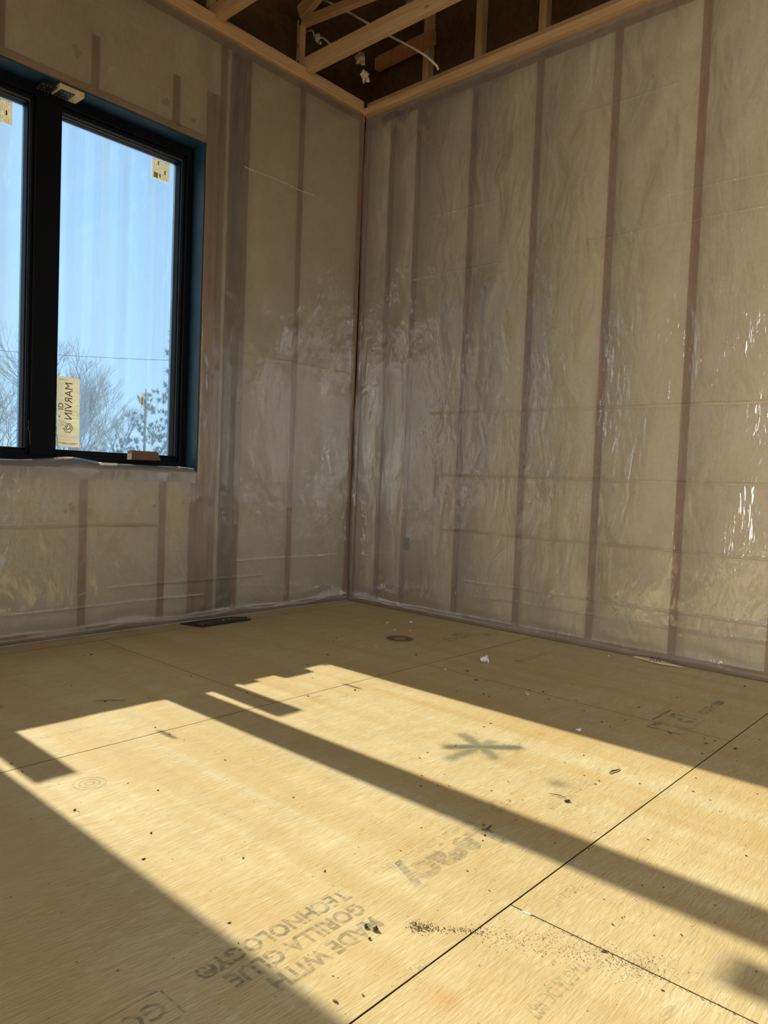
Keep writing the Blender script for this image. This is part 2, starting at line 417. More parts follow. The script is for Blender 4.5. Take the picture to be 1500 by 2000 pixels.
M['plain_wall'] = plain('unseen_wall', (.62, .55, .43), .8)
wb = wall_boxes(MB(), 'x', XB, .155, [(-4.6, -1.2, .05, 2.3)], YB-.12, YB, -.3, 5.2).build('wall_back', M['plain_wall']); tag(wb, None, None, None, 'structure')
ws = wall_boxes(MB(), 'y', YB, .155, [(-6.15, -2.65, .05, 2.95)], XB-.12, XB, -.3, 5.2).build('wall_side', M['plain_wall']); tag(ws, None, None, None, 'structure')

# ---- boards round the top of the walls
cl = empty('ceiling'); tag(cl, None, None, None, 'structure')
MB().box(-5.1, -.04, -.024, -.002, 3.003, 3.072, None, .003).build('edge_board', M['pine_x'], cl)
MB().box(-5.1, -.0, .0, .14, 3.0, 3.042, None, .002).build('edge_board', M['pine_x'], cl)
MB().box(-.041, .0, YB, -.016, 2.992, 3.031, None, .002).build('edge_board', M['pine_y'], cl)
MB().box(.0, .14, YB, .0, 2.99, 3.03, None, .002).build('edge_board', M['pine_y'], cl)
MB().box(-.004, .036, YB, -.01, 3.031, 3.078, None, .002).build('edge_board', M['plate_y'], cl)
# roof underside: boarding rising from the eave, gable studs and outer boards
RZ0 = 3.42; SL = .42
rd = MB()
def rz(y): return RZ0 + SL*(.19-y) if y > -3.0 else RZ0 + SL*3.19 - SL*(-3.0-y)
for i in range(5):
    x0 = .3-(i)*1.4; x1 = x0-1.398
    for (ya, yb) in ((.6, -.6), (-.603, -1.8), (-1.803, -3.0), (-3.0, -4.8), (-4.803, -6.6)):
        b = MB(); za, zb = rz(ya), rz(yb)
        b.v = [(x0, ya, za), (x1, ya, za), (x1, yb, zb), (x0, yb, zb), (x0, ya, za+.02), (x1, ya, za+.02), (x1, yb, zb+.02), (x0, yb, zb+.02)]
        b.f = [(0, 1, 2, 3), (4, 7, 6, 5), (0, 4, 5, 1), (1, 5, 6, 2), (2, 6, 7, 3), (3, 7, 4, 0)]
        b.build('roof_board', M['deck'], cl)
MB().box(XB, .14, .12, .139, 3.043, rz(.12)).build('eave_board', M['deck'], cl)
for yc in (-.39, -.765, -1.17, -1.575, -1.98, -2.39, -2.8):
    MB().box(.085, .138, yc-.022, yc+.022, 3.031, rz(yc)-.05, None, .002).build('gable_stud', M['pine_z'], cl)
MB().beam((.06, -.02, 3.335), (.06, -.47, 3.345), .04, .075).build('gable_brace', M['stud'], cl)

# ---- roof trusses resting on the wall (spaced 0.6 m)
def truss(x, label):
    t = empty('roof_truss', (x, 0, 3.043)); tag(t, label, 'truss', 'roof trusses')
    def P(mb, n, m, **k): return mb.build(n, M[m], t, **k)
    P(MB().box(x-.019, x+.019, -6.1, .04, 3.043, 3.132, None, .002), 'bottom_chord', 'pine_y')
    P(MB().box(x-.019, x+.019, .03, .065, 3.133, 3.36, None, .002), 'heel_post', 'pine_z')
    P(MB().beam((x, .06, 3.40), (x, -2.95, rz(-2.95)-.10), .038, .085), 'top_chord', 'pine_y')
    P(MB().beam((x, .045, 3.345), (x, -.95, 3.235), .038, .045), 'web', 'pine_y')
    P(MB().beam((x, -1.0, 3.135), (x, -1.9, rz(-1.9)-.15), .038, .085), 'web', 'pine_y')
    P(MB().box(x-.024, x+.024, -1.06, -.94, 3.10, 3.17, None, .001), 'nail_plate', 'silver')
    P(MB().box(x-.024, x+.024, -.83, -.76, 3.125, 3.19, None, .001), 'nail_plate', 'silver')
    return t
truss(-.500, 'pale timber roof truss nearest the corner, its chord crossing the dark ceiling')
truss(-1.105, 'pale timber roof truss at the top edge, second from the corner')
truss(-1.715, 'pale timber roof truss third from the corner')
truss(-2.325, 'pale timber roof truss fourth from the corner')

# ---- cables and foam in the roof space
def smooth_path(pts, n=8):
    out = []
    P_ = [Vector(p) for p in pts]; P_ = [P_[0]]+P_+[P_[-1]]
    for i in range(1, len(P_)-2):
        for k in range(n):
            t = k/n; a, b, c, d = P_[i-1], P_[i], P_[i+1], P_[i+2]
            out.append(.5*((2*b)+(-a+c)*t+(2*a-5*b+4*c-d)*t*t+(-a+3*b-3*c+d)*t**3))
    out.append(P_[-2]); return out
CABLE1 = [(-0.42, -0.01, 3.503), (-0.36, -0.141, 3.42), (-0.3, -0.28, 3.32), (-0.24, -0.4, 3.235), (-0.19, -0.503, 3.166), (-0.14, -0.574, 3.114), (-0.1, -0.621, 3.064), (-0.08, -0.624, 3.046)]
CABLE2 = [(-0.42, 0.108, 3.359), (-0.42, 0.046, 3.342), (-0.42, 0.017, 3.291), (-0.42, -0.044, 3.269), (-0.42, -0.11, 3.212), (-0.42, -0.182, 3.161)]
FOAMS = [(-.25, -.182, 3.185, .022, 'pale foam lump hanging under the truss chord in the roof space'), (-.25, -.225, 3.075, .020, 'pale foam lump lowest in the dark corner of the roof space'), (-.42, .0, 3.285, .014, 'small foam lump stuck on the short cable')]

c1 = MB().tube(smooth_path(CABLE1, 8), .0065, 8).build('cable', M['cable'], None, True); tag(c1, 'white cable arcing through the roof space above the right wall', 'cable')
c2 = MB().tube(smooth_path(CABLE2, 6), .006, 8).build('cable', M['cable'], None, True); tag(c2, 'short foam-daubed cable behind the nearest roof truss', 'cable')
for (cx_, cy_, cz_, r_, lab) in FOAMS:
    fo = MB().blob((cx_, cy_, cz_), r_, int(r_*1000), .7, 3, (1, 1, 1.3)).blob((cx_+.012, cy_-.015, cz_-.03), r_*.6, 7, .6, 2).build('foam_blob', M['foam'], None, True); tag(fo, lab, 'foam')


# ================================================================== WINDOWS
def window(idx, X0, X1, seen):
    w = MB(); yf, yb = .092, .19; fw = .048
    # outer frame
    w.box(X0+.006, X1-.006, yf, yb, WZ1-.006-fw, WZ1-.006, None, .002)
    w.box(X0+.006, X1-.006, yf, yb, WZ0+.004, WZ0+.05, None, .002)
    w.box(X1-.006-fw*.8, X1-.006, yf, yb, WZ0+.045, WZ1-.05, None, .002); w.box(X0+.006, X0+.006+fw*.8, yf, yb, WZ0+.045, WZ1-.05, None, .002)
    o = w.build('window_%d' % idx, M['black']); tag(o, None, None, None, 'structure')
    mc = X0+(X1-X0)*.5
    if seen: mc = -1.888
    MB().box(mc-.056, mc+.056, yf-.002, yb, WZ0+.048, WZ1-.052, None, .003).build('mullion', M['black'], o)
    for (a, b) in ((mc+.056, X1-.044), (X0+.044, mc-.056)):
        # stepped sash: three nested rings
        s1 = MB()
        def ring(mb, ins, wd, y0, y1, bv=.002):
            x0, x1, z0, z1 = a+ins[0], b-ins[1], WZ0+.046+ins[2], WZ1-.054-ins[3]
            mb.box(x0, x0+wd[0], y0, y1, z0, z1, None, bv); mb.box(x1-wd[1], x1, y0, y1, z0, z1, None, bv)
            mb.box(x0, x1, y0, y1, z0, z0+wd[2], None, bv); mb.box(x0, x1, y0, y1, z1-wd[3], z1, None, bv)
        ring(s1, (0, 0, 0, 0), (.003, .012, .022, .014), .108, .188)
        ring(s1, (.003, .012, .018, .014), (.002, .010, .014, .013), .128, .188)
        s1.build('sash', M['black'], o)
        s2 = MB(); ring(s2, (.004, .0125, .03, .0145), (.002, .004, .002, .009), .121, .1285, .001)
        ring(s2, (.005, .0185, .03, .024), (.002, .003, .002, .004), .136, .1405, .001)
        s2.build('glazing_bead', M['bead'], o)
        MB().box(a+.002, b-.018, .168, .172, WZ0+.06, WZ1-.075).build('glass_pane', M['glass'], o)
    return o
window(1, WX0, WX1, True)
window(2, VX0, VX1, False)

# ================================================================== PLASTIC SHEETS
def vnoise(x, y, z=0.0): return noise.noise(Vector((x, y, z)))
def lines(lo, hi, step, dense):
    s = set(); v = lo
    while v < hi: s.add(round(v, 4)); v += step
    s.add(hi)
    for c, w, st in dense:
        v = c-w
        while v <= c+w:
            if lo <= v <= hi: s.add(round(v, 4))
            v += st
    return sorted(s)
def sheet(name, mat, ulo, uhi, zlo, zhi, studs, creases, topt, hole=None, seed=0, fold=None, puck=()):
    """u along the wall; returns mesh with displacement towards the room"""
    cz = [c[0] for c in creases]
    zs = lines(zlo, zhi, .016, [(c, .03, .0035) for c in cz]+[(.03, .05, .007)])
    us = lines(ulo, uhi, .018, [(hole[0], .002, .002), (hole[1], .002, .002)] if hole else [])
    def disp(u, z):
        s = sorted(studs); lo = max([q for q in s if q <= u], default=ulo); hi = min([q for q in s if q > u], default=uhi)
        t = (u-lo)/max(hi-lo, .01); bay = math.sin(math.pi*min(max(t, 0), 1))**.8
        edge = min(1.0, (z-zlo)/.12, (topt-z)/.1); edge = max(edge, 0)
        d = .002+bay*edge*(.010+.009*vnoise(u*1.3, z*.9, seed)+.0045*vnoise(u*6+z*3, z*2.2-u*2, seed+5))
        # pulled folds running from the staples
        g = vnoise(u*1.1+3, z*1.3, seed+9)
        d += bay*edge*max(0, g+.12)*.0010*math.sin((u*1.0-z*.45*(1 if g > .1 else -.4))*95+6*vnoise(u*4, z*4, 2))
        for (c, u0, u1, amp) in creases:
            cc = c+.006*vnoise(u*2.2, c*3, seed)+(.004 if int(u*7) % 2 else 0)*vnoise(u*9, c)
            if u0 <= u <= u1:
                k_ = abs(z-cc)
                if k_ < .03: d += 1.6*amp*math.exp(-(k_/.0042)**2)*(.45+.8*abs(vnoise(u*3.1, c*7, seed+2)))
        if z < .16: d += .004*bay*math.sin(z*85+4*vnoise(u*3, 1, seed))*(.16-z)/.16
        if z < .06: d += .012*math.exp(-((z-.022)/.016)**2)*(.6+.6*vnoise(u*4, 7, seed))
        for (pu, pz, pr, pa) in puck:
            r2 = ((u-pu)**2+(z-pz)**2)/pr**2
            if r2 < 1: d += pa*(1-r2)**2*math.sin(math.atan2(z-pz, u-pu)*7)*.6
        return max(d, .0012)
    return zs, us, disp
def make_sheet(name, side, mat, parent=None, **kw):
    zs, us, disp = sheet(name, mat, **kw)
    hole = kw.get('hole'); mb = MB(); idx = {}
    for i, z in enumerate(zs):
        for j, u in enumerate(us):
            d = disp(u, z); idx[i, j] = len(mb.v)
            mb.v.append((u, -d, z) if side == 'L' else (-d, u, z))
    for i in range(len(zs)-1):
        zc = (zs[i]+zs[i+1])/2
        for j in range(len(us)-1):
            uc = (us[j]+us[j+1])/2
            if hole and hole[0] < uc < hole[1] and hole[2] < zc < hole[3]: continue
            if kw.get('hole') and VX0 < uc < VX1 and hole[2] < zc < hole[3]: continue
            q = (idx[i, j], idx[i, j+1], idx[i+1, j+1], idx[i+1, j])
            mb.f.append(q if side == 'L' else q[::-1])
    me = bpy.data.meshes.new(name); me.from_pydata(mb.v, [], mb.f)
    me.polygons.foreach_set('use_smooth', [True]*len(me.polygons)); me.materials.append(M[mat])
    o = bpy.data.objects.new(name, me); link(o); return o
sl = make_sheet('plastic_sheet', 'L', 'film_matt', ulo=-5.12, uhi=-.02, zlo=.003, zhi=3.001, topt=3.0,
    studs=[-.02, -.503, -.886, -.95, -1.04, -1.12, -1.325, -1.73, -2.135, -2.54, -2.70, -3.03, -3.44],
    creases=[(.508, -6, -1.38, .005), (.212, -1.6, -.7, .004), (.30, -.9, -.1, .002), (2.40, -.92, -.40, .003), (1.42, -.9, -.1, .0015), (2.59, -1.7, -1.4, .002), (2.83, -2.1, -1.5, .002), (.135, -6, -1.1, .003)],
    hole=(WX0, WX1, WZ0, WZ1), seed=3)
tag(sl, 'clear plastic sheet stapled over the insulated wall around the black window', 'plastic sheet', 'vapour barrier sheets')
sr = make_sheet('plastic_sheet', 'R', 'film', ulo=-6.15, uhi=-.006, zlo=.003, zhi=2.998, topt=2.99,
    studs=[-.02, -.227, -.435, -.824, -1.225, -1.642, -2.047, -2.452, -2.86, -3.265, -3.67, -4.08, -4.48, -4.9, -5.3],
    creases=[(1.945, -1.05, -.45, .0035), (1.965, -6, -1.55, .0025), (1.158, -6, -.62, .004), (.818, -6, -.70, .0045), (.508, -6, -.75, .005), (2.587, -1.95, -1.45, .003), (2.28, -1.0, -.55, .0025), (2.1, -6, -1.9, .002), (.16, -6, -1.0, .004), (.235, -2.9, -.9, .003)],
    seed=11)
tag(sr, 'clear wrinkled plastic sheet over the long insulated wall right of the corner', 'plastic sheet', 'vapour barrier sheets')
# flap of the sheet lapping over the window sill
sf = MB(); nx = 70
prof = [(-.0035, WZ0-.055), (-.006, WZ0-.012), (-.003, WZ0+.004), (.022, WZ0+.024), (.085, WZ0+.020)]
for i in range(nx+1):
    x = WX0+.01+(WX1-WX0-.02)*i/nx
    up = .020*math.exp(-((x+1.80)/.13)**2)
    for j, (y, z) in enumerate(prof):
        sf.v.append((x, y+(.002*vnoise(x*9, j)), z+(up if j in (2, 3) else 0)+(.004*vnoise(x*7, j*.7, 4) if j > 0 else 0)))
for i in range(nx):
    for j in range(len(prof)-1):
        a = i*len(prof)+j; sf.f.append((a, a+len(prof), a+len(prof)+1, a+1))
o = sf.build('sill_flap', M['film_sill'], sl, True); tag(o, 'loose plastic flap over the window sill')

# ================================================================== THINGS AT THE WINDOW
# punched connector plates and shims at the head of the mullion
cp = empty('mullion_bracket', (-1.80, .05, WZ1-.012)); tag(cp, 'black punched metal bracket strips over a wood shim at the window head', 'bracket')
cp_x = -1.80
MB().box(-1.885, -1.775, .002, .09, WZ1-.030, WZ1-.0065, None, .002).build('shim_block', M['shimwood'], cp)
for xa in (-1.955, -1.878):
    pl = MB().box(xa, xa+.060, .004, .091, WZ1-.034, WZ1-.0305, None, .0005).build('bracket_plate', M['plate_metal'], cp)
    dm = MB()
    for ii in range(4):
        for jj in range(3):
            if (ii+jj) % 2 and jj == 1: continue
            cx_, cy_ = xa+.008+ii*.0147, .018+jj*.028
            dm.tube([(cx_, cy_, WZ1-.0358), (cx_, cy_, WZ1-.0338)], .0026, 8)
    tag(dm.build('nail_heads', M['silver'], cp), None, None, None, 'stuff')

def text_part(name, txt, size, mat, origin, ux, uy, parent, bold=0.0, align='LEFT', thick=.0002, xs=1.0):
    cu = bpy.data.curves.new('txt', 'FONT'); cu.body = txt; cu.size = size; cu.align_x = align; cu.align_y = 'BOTTOM_BASELINE'
    cu.offset = bold; cu.resolution_u = 2; cu.extrude = 0
    to = bpy.data.objects.new('txt', cu); COL.objects.link(to)
    dg = bpy.context.evaluated_depsgraph_get(); me = bpy.data.meshes.new_from_object(to.evaluated_get(dg))
    bpy.data.objects.remove(to); bpy.data.curves.remove(cu)
    me.name = name; me.materials.clear(); me.materials.append(mat)
    ux, uy = Vector(ux), Vector(uy); nrm = ux.cross(uy)
    for v in me.vertices: v.co = Vector(origin)+ux*v.co.x*xs+uy*v.co.y
    o = bpy.data.objects.new(name, me); link(o)
    o.parent = parent
    if parent.location.length > 0: o.location = -parent.location
    return o
GY = .1675
def sticker(x0, x1, z0, z1, label, group=None, slant=0.0):
    y = GY
    b = MB(); b.v = [(x0, y, z0), (x1, y, z0), (x1-slant, y, z1), (x0-slant, y, z1), (x0, y-.0004, z0), (x1, y-.0004, z0), (x1-slant, y-.0004, z1), (x0-slant, y-.0004, z1)]
    b.f = [(0, 1, 2, 3), (4, 7, 6, 5), (0, 4, 5, 1), (1, 5, 6, 2), (2, 6, 7, 3), (3, 7, 4, 0)]
    o = b.build('sticker', M['paper']); tag(o, label, 'sticker', group); return o
def ringpoly(mb, cx, cz, r0, r1, n, y, a0=0, skip=()):
    for i in range(n):
        if i in skip: continue
        t0, t1 = a0+2*math.pi*i/n, a0+2*math.pi*(i+1)/n
        mb.quad((cx+r0*math.cos(t0), y, cz+r0*math.sin(t0)), (cx+r1*math.cos(t0), y, cz+r1*math.sin(t0)), (cx+r1*math.cos(t1), y, cz+r1*math.sin(t1)), (cx+r0*math.cos(t1), y, cz+r0*math.sin(t1)))
def big_sticker(x0, label):
    o = sticker(x0, x0+.108, .868, 1.193, label, 'tall maker stickers on the glass', .006)
    y = GY-.0008
    text_part('lettering', 'MARVIN', .052, M['ink'], (x0+.068, y, 1.170), (0, 0, -1), (-1, 0, 0), o, 0.0, xs=.92)
    text_part('lettering', 'ID', .034, M['ink'], (x0+.026, y, 1.075-.037), (0, 0, 1), (-1, 0, 0), o, .0003)
    lg = MB(); cx_, cz_ = x0+.050, .957
    ringpoly(lg, cx_, cz_, .0215, .025, 6, y, .0, (2,)); ringpoly(lg, cx_, cz_, .0135, .0175, 6, y, .3, (4,)); ringpoly(lg, cx_, cz_, .005, .009, 12, y, 0, (1, 2))
    lg.build('emblem', M['ink'], o)
    fx = MB()
    for (a, b, c, d) in ((.003, .104, .9155, .9165), (.055, .104, 1.018, 1.019), (.07, .104, 1.003, 1.004), (.02, .09, .902, .9026), (.004, .104, 1.163, 1.1633), (.004, .1, 1.106, 1.1063)):
        fx.quad((x0+a, y, c), (x0+b, y, c), (x0+b, y, d), (x0+a, y, d))
    rr = random.Random(5)
    for r_ in range(14):
        z = .99-.0045*r_ if r_ < 7 else 1.065-.008*(r_-7)
        u = .006
        while u < (.032 if r_ < 7 else .10):
            l = rr.uniform(.002, .007)
            if rr.random() < (.8 if r_ < 7 else .42): fx.quad((x0+u, y, z), (x0+u+l, y, z), (x0+u+l, y, z+.0018), (x0+u, y, z+.0018))
            u += l+.002
    for z, a, b in ((.885, .006, .04), (.885, .062, .098), (.880, .024, .085), (1.178, .005, .033), (1.177, .036, .043)):
        u = a
        while u < b:
            l = rr.uniform(.002, .005); fx.quad((x0+u, y, z), (x0+u+l, y, z), (x0+u+l, y, z+.0035), (x0+u, y, z+.0035)); u += l+.0012
    fx.quad((x0+.005, y, 1.003), (x0+.012, y, 1.003), (x0+.012, y, 1.011), (x0+.005, y, 1.011))
    tag(fx.build('fine_print', M['ink2'], o), None, None, None, 'stuff')
    return o
big_sticker(-1.793, 'tall cream maker sticker on the lower left of the right pane')
big_sticker(-2.560, 'tall cream maker sticker on the left pane beyond the picture edge')
def small_sticker(x0, x1, z0, z1, label):
    o = sticker(x0, x1, z0, z1, label, 'square data stickers on the glass'); y = GY-.0008; W_, H_ = x1-x0, z1-z0
    f = MB(); g = MB(); rr = random.Random(9)
    f.quad((x0+.1*W_, y, z0+.05*H_), (x0+.35*W_, y, z0+.05*H_), (x0+.35*W_, y, z0+.32*H_), (x0+.1*W_, y, z0+.32*H_))
    for c in range(9):
        u = x0+W_*(.12+.09*c)
        z = z0+H_*(.38 if c < 3 else .08)
        while z < z1-.08*H_:
            l = rr.uniform(.004, .012)
            if rr.random() < .6: f.quad((u, y, z), (u+.0018, y, z), (u+.0018, y, z+l), (u, y, z+l))
            z += l+.003
    for (a, b, c, d) in ((.43, .50, .12, .30), (.72, .79, .35, .55), (.33, .39, .72, .92)):
        g.quad((x0+a*W_, y, z0+c*H_), (x0+b*W_, y, z0+c*H_), (x0+b*W_, y, z0+d*H_), (x0+a*W_, y, z0+d*H_))
    tag(f.build('fine_print', M['ink2'], o), None, None, None, 'stuff'); tag(g.build('print_mark', M['ink'], o), None, None, None, 'stuff'); return o
small_sticker(-1.343, -1.246, 2.242, 2.340, 'square cream data sticker at the upper right of the right pane')
small_sticker(-2.113, -2.016, 2.242, 2.342, 'square cream data sticker at the upper right of the left pane')
for (xx, lab) in ((-1.366, 'tiny narrow yellow tag on the right pane, right of its tall sticker'), (-2.145, 'tiny narrow yellow tag on the left pane beyond the picture edge')):
    o = sticker(xx-.007, xx+.007, 1.090, 1.158, lab, 'tiny tags on the glass')
    f = MB().quad((xx-.003, GY-.0008, 1.102), (xx+.003, GY-.0008, 1.102), (xx+.003, GY-.0008, 1.143), (xx-.003, GY-.0008, 1.143)); f.build('print_mark', M['ink'], o)
# folded cardboard sleeve over the window handle
for (xx, lab) in ((-1.408, 'brown folded cardboard sleeve over the window crank below the right pane'),):
    cb = empty('cardboard_sleeve', (xx, .08, WZ0+.05)); tag(cb, lab, 'cardboard sleeve')
    b = MB()
    z0, z1 = .822, .866
    b.v = [(xx-.080, .040, z0), (xx+.080, .040, z0+.003), (xx+.070, .052, z1), (xx-.072, .052, z1), (xx-.076, .091, z0-.002), (xx+.078, .091, z0), (xx+.070, .091, z1), (xx-.072, .091, z1)]
    b.f = [(0, 1, 2, 3), (4, 7, 6, 5), (0, 4, 5, 1), (1, 5, 6, 2), (2, 6, 7, 3), (3, 7, 4, 0)]
    b.build('box', M['cardboard'], cb)
    tb = MB(); 
    for i in range(17): tb.box(xx-.070+i*.0083, xx-.0665+i*.0083, .050, .0535, z1-.001, z1+.0025)
    tb.build('torn_edge', M['cardboard'], cb)
    MB().box(xx-.082, xx-.079, .038, .075, z0+.001, z0+.028).build('end_flap', M['shimwood'], cb)
# scraps on the sill
o = MB().box(-1.665, -1.585, -.012, .05, WZ0+.014, WZ0+.026, None, .002).build('shim_scrap', M['brightshim']); tag(o, 'pale rectangular shim lying on the sill below the right pane', 'scrap')
sp_ = empty('splinter_pile', (-1.22, .01, WZ0+.012)); tag(sp_, 'broken pale slivers of wood on the sill by the window corner', 'splinters')
MB().beam((-1.245, .01, WZ0+.022), (-1.165, -.004, WZ0+.014), .012, .004).build('sliver', M['brightshim'], sp_)
MB().beam((-1.24, .0, WZ0+.018), (-1.19, .012, WZ0+.013), .006, .003).build('sliver', M['straw'], sp_)
MB().beam((-1.23, -.006, WZ0+.015), (-1.205, -.008, WZ0+.013), .005, .003).build('sliver', M['chip'], sp_)
# twists of straw-coloured thread hanging on the mullion edges
for (xx, z0, z1, lab) in ((-1.958, .866, .972, 'brown strand hanging on the left edge of the mullion'), (-1.836, .862, .962, 'brown strand hanging on the right edge of the mullion')):
    mb = MB(); mb.tube(smooth_path([(xx, .087, z1), (xx+.003, .085, z1-.02), (xx-.001, .086, z1-.035), (xx+.006, .085, (z0+z1)/2), (xx+.010, .087, z0)], 5), [.0012]*21, 5)
    o = mb.build('hanging_strand', M['straw']); tag(o, lab, 'strand')

# ================================================================== SMALL WALL AND FLOOR THINGS
o = MB().box(-.0010, .008, -.484, -.437, .362, .440, None, .002).build('outlet_box', M['outlet'], wr); tag(o, 'blue grey outlet box seen through the plastic')
vt = empty('floor_vent', (-1.06, -.10, 0)); tag(vt, 'black covered floor vent opening beside the wall under the window', 'vent')
b = MB(); pts = [(-1.243, -.035), (-1.20, -.17), (-.89, -.165), (-.855, -.105), (-.93, -.045), (-1.10, -.03)]
n = len(pts); b.v = [(x, y, .0012) for x, y in pts]+[(x*.985-.016, y*.96-.004, .006) for x, y in pts]
b.f = [tuple(range(n, 2*n))]+[(i, (i+1) % n, n+(i+1) % n, n+i) for i in range(n)]
b.build('cover', M['void'], vt)
MB().box(-1.18, -.93, -.125, -.075, .006, .0085, None, .001).build('grille', M['steel'], vt)
mbs = MB()
for (x, y, s_) in ((-1.03, -.11, .005), (-.985, -.10, .004), (-1.18, -.14, .004), (-.90, -.15, .005)): mbs.blob((x, y, .008+s_*.5), s_, int(x*50), .4, 1, (1, 1, .5))
tag(mbs.build('crumbs', M['shimwood'], vt), None, None, None, 'stuff')

# ---- stamped lettering on the boards (reads from the window side)
def boards_text(t, x, y, size, mat='print', rot=180, xs=1.0, bold=0.0, align='LEFT', z=.0004):
    c, s = math.cos(math.radians(rot)), math.sin(math.radians(rot))
    o = text_part('stamped_text', t, size, M[mat], (x, y, z), (c, s, 0), (-s, c, 0), fl, bold, align, xs=xs)
    return o
def fquad(mb, x0, x1, y0, y1, z=.0004): mb.quad((x0, y0, z), (x1, y0, z), (x1, y1, z), (x0, y1, z))
boards_text('MADE WITH', -2.376, -2.418, .050, xs=.86, bold=.0016)
boards_text('GORILLA GLUE', -2.366, -2.367, .050, xs=.86, bold=.0016)
boards_text('TECHNOLOGY\u00ae', -2.358, -2.318, .050, xs=.86, bold=.0016)
boards_text('Legacy', -1.955, -2.357, .115, 'print_big', xs=.92, bold=.0045)
boards_text('PREMIUM SUB-FLOORING', -1.94, -2.318, .030, 'print_faint', xs=.95)
boards_text('GORILLA', -2.752, -2.340, .052, xs=.9, bold=.001)
fr_ = MB()
fquad(fr_, -3.05, -2.745, -2.325, -2.321); fquad(fr_, -3.05, -2.745, -2.395, -2.391); fquad(fr_, -2.742, -2.738, -2.390, -2.326)
fr_.build('stamped_frame', M['print'], fl)
boards_text('LP', -.742, -2.342, .115, xs=.62, bold=.004)
fr_ = MB()
fquad(fr_, -.872, -.712, -2.323, -2.313); fquad(fr_, -.872, -.712, -2.444, -2.441); fquad(fr_, -.875, -.868, -2.44, -2.32); fquad(fr_, -.716, -.713, -2.44, -2.32)
fquad(fr_, -.93, -.885, -2.36, -2.335); fquad(fr_, -.96, -.945, -2.44, -2.33)
fr_.build('stamped_frame', M['print'], fl)
boards_text('SUB-FLOOR', -.46, -2.393, .045, xs=.95, bold=.0015)
fr_ = MB(); fquad(fr_, -.50, -.44, -2.425, -2.395); fr_.build('stamped_frame', M['print'], fl)
boards_text('LEGACY', -.675, -2.345, .028, 'print_faint')
boards_text('Legacy', -.215, -1.095, .105, xs=.8, bold=.002)
boards_text('LP', -.135, -1.150, .06, xs=.9, bold=.002)
fr_ = MB(); fquad(fr_, -.205, -.115, -1.140, -1.134); fquad(fr_, -.205, -.115, -1.205, -1.201); fquad(fr_, -.23, -.33, -1.07, -1.055); fr_.build('stamped_frame', M['print'], fl)
boards_text('PREMIUM SUB-FLOORING', -.50, -1.20, .04, 'print_faint', xs=.9)
boards_text('EDGE SEAL', -.285, -1.565, .05, xs=1.05, bold=.001)
boards_text('T&G 24 OC 887', -2.225, -2.735, .040, 'print_faint', xs=.6, bold=.001)
boards_text('STURD-I-FLOOR  23/32', -1.50, -2.405, .034, 'print_faint', xs=.72, bold=.0006)
boards_text('24 OC', -1.66, -2.45, .03, 'print_faint')
boards_text('PS 2-10', -2.02, -2.62, .030, 'print_faint')
boards_text('887', -2.40, -2.555, .03, 'print_faint')
boards_text('EXPOSURE 1', -2.28, -1.165, .032, 'print_faint')
boards_text('THIS SIDE UP', -.70, -2.09, .03, 'print_faint')
boards_text('LP', -1.80, -2.30, .07, 'print_faint', xs=.8, bold=.003)
g_ = MB()
for r0, r1 in ((.036, .040), (.022, .026), (.008, .013)):
    for i in range(24):
        t0, t1 = 2*math.pi*i/24, 2*math.pi*(i+1)/24; cx_, cy_ = -2.469, -1.556
        g_.quad(*[(cx_+r*math.cos(t), cy_+r*math.sin(t), .0004) for r, t in ((r0, t0), (r1, t0), (r1, t1), (r0, t1))])
g_.build('stamped_emblem', M['print_faint'], fl)

# ---- spray paint marks: fine mesh with a coverage attribute
k = N('spray_paint'); at = k.n('ShaderNodeAttribute', attribute_name='cover').outputs['Fac']
nz = k.ramp(k.noise(k.coord(), 230, 3, .7), [(.30, .7), (.62, 1.0)])
f_ = k.math('MULTIPLY', k.math('MULTIPLY', at, nz), .66, True)
M['spray'] = k.done(k.mixsh(f_, k.n('ShaderNodeBsdfTransparent').outputs[0], k.pbr((.10, .13, .12), .8, spec=.1)))
k = N('spray_orange'); at = k.n('ShaderNodeAttribute', attribute_name='cover').outputs['Fac']
M['orange'] = k.done(k.mixsh(k.math('MULTIPLY', at, .28), k.n('ShaderNodeBsdfTransparent').outputs[0], k.pbr((.85, .25, .05), .8)))
def paint(name, cx_, cy_, hs, fn, mat='spray', n=72, z=.0007):
    me = bpy.data.meshes.new(name); v = []; f = []; al = []
    for i in range(n+1):
        for j in range(n+1):
            x = cx_-hs+2*hs*j/n; y = cy_-hs+2*hs*i/n; v.append((x, y, z)); al.append(max(0.0, min(1.0, fn(x, y))))
    for i in range(n):
        for j in range(n):
            a = i*(n+1)+j
            if max(al[a], al[a+1], al[a+n+1], al[a+n+2]) > .004: f.append((a, a+1, a+n+2, a+n+1))
    me.from_pydata(v, [], f); at_ = me.attributes.new('cover', 'FLOAT', 'POINT'); at_.data.foreach_set('value', al)
    me.materials.append(M[mat]); o = bpy.data.objects.new(name, me); link(o); o.parent = fl; return o
def seg(x, y, a, b):
    ax, ay = a; bx, by = b; t = max(0, min(1, ((x-ax)*(bx-ax)+(y-ay)*(by-ay))/((bx-ax)**2+(by-ay)**2)))
    return math.hypot(x-ax-t*(bx-ax), y-ay-t*(by-ay)), t
C0 = (-1.527, -2.068)
arms = [((-1.600, -2.005), 1, .017), ((-1.452, -2.145), 1, .017), ((-1.485, -1.975), .85, .017), ((-1.569, -2.145), .75, .016), ((-1.668, -2.062), .8, .016), ((-1.468, -2.066), .7, .016)]
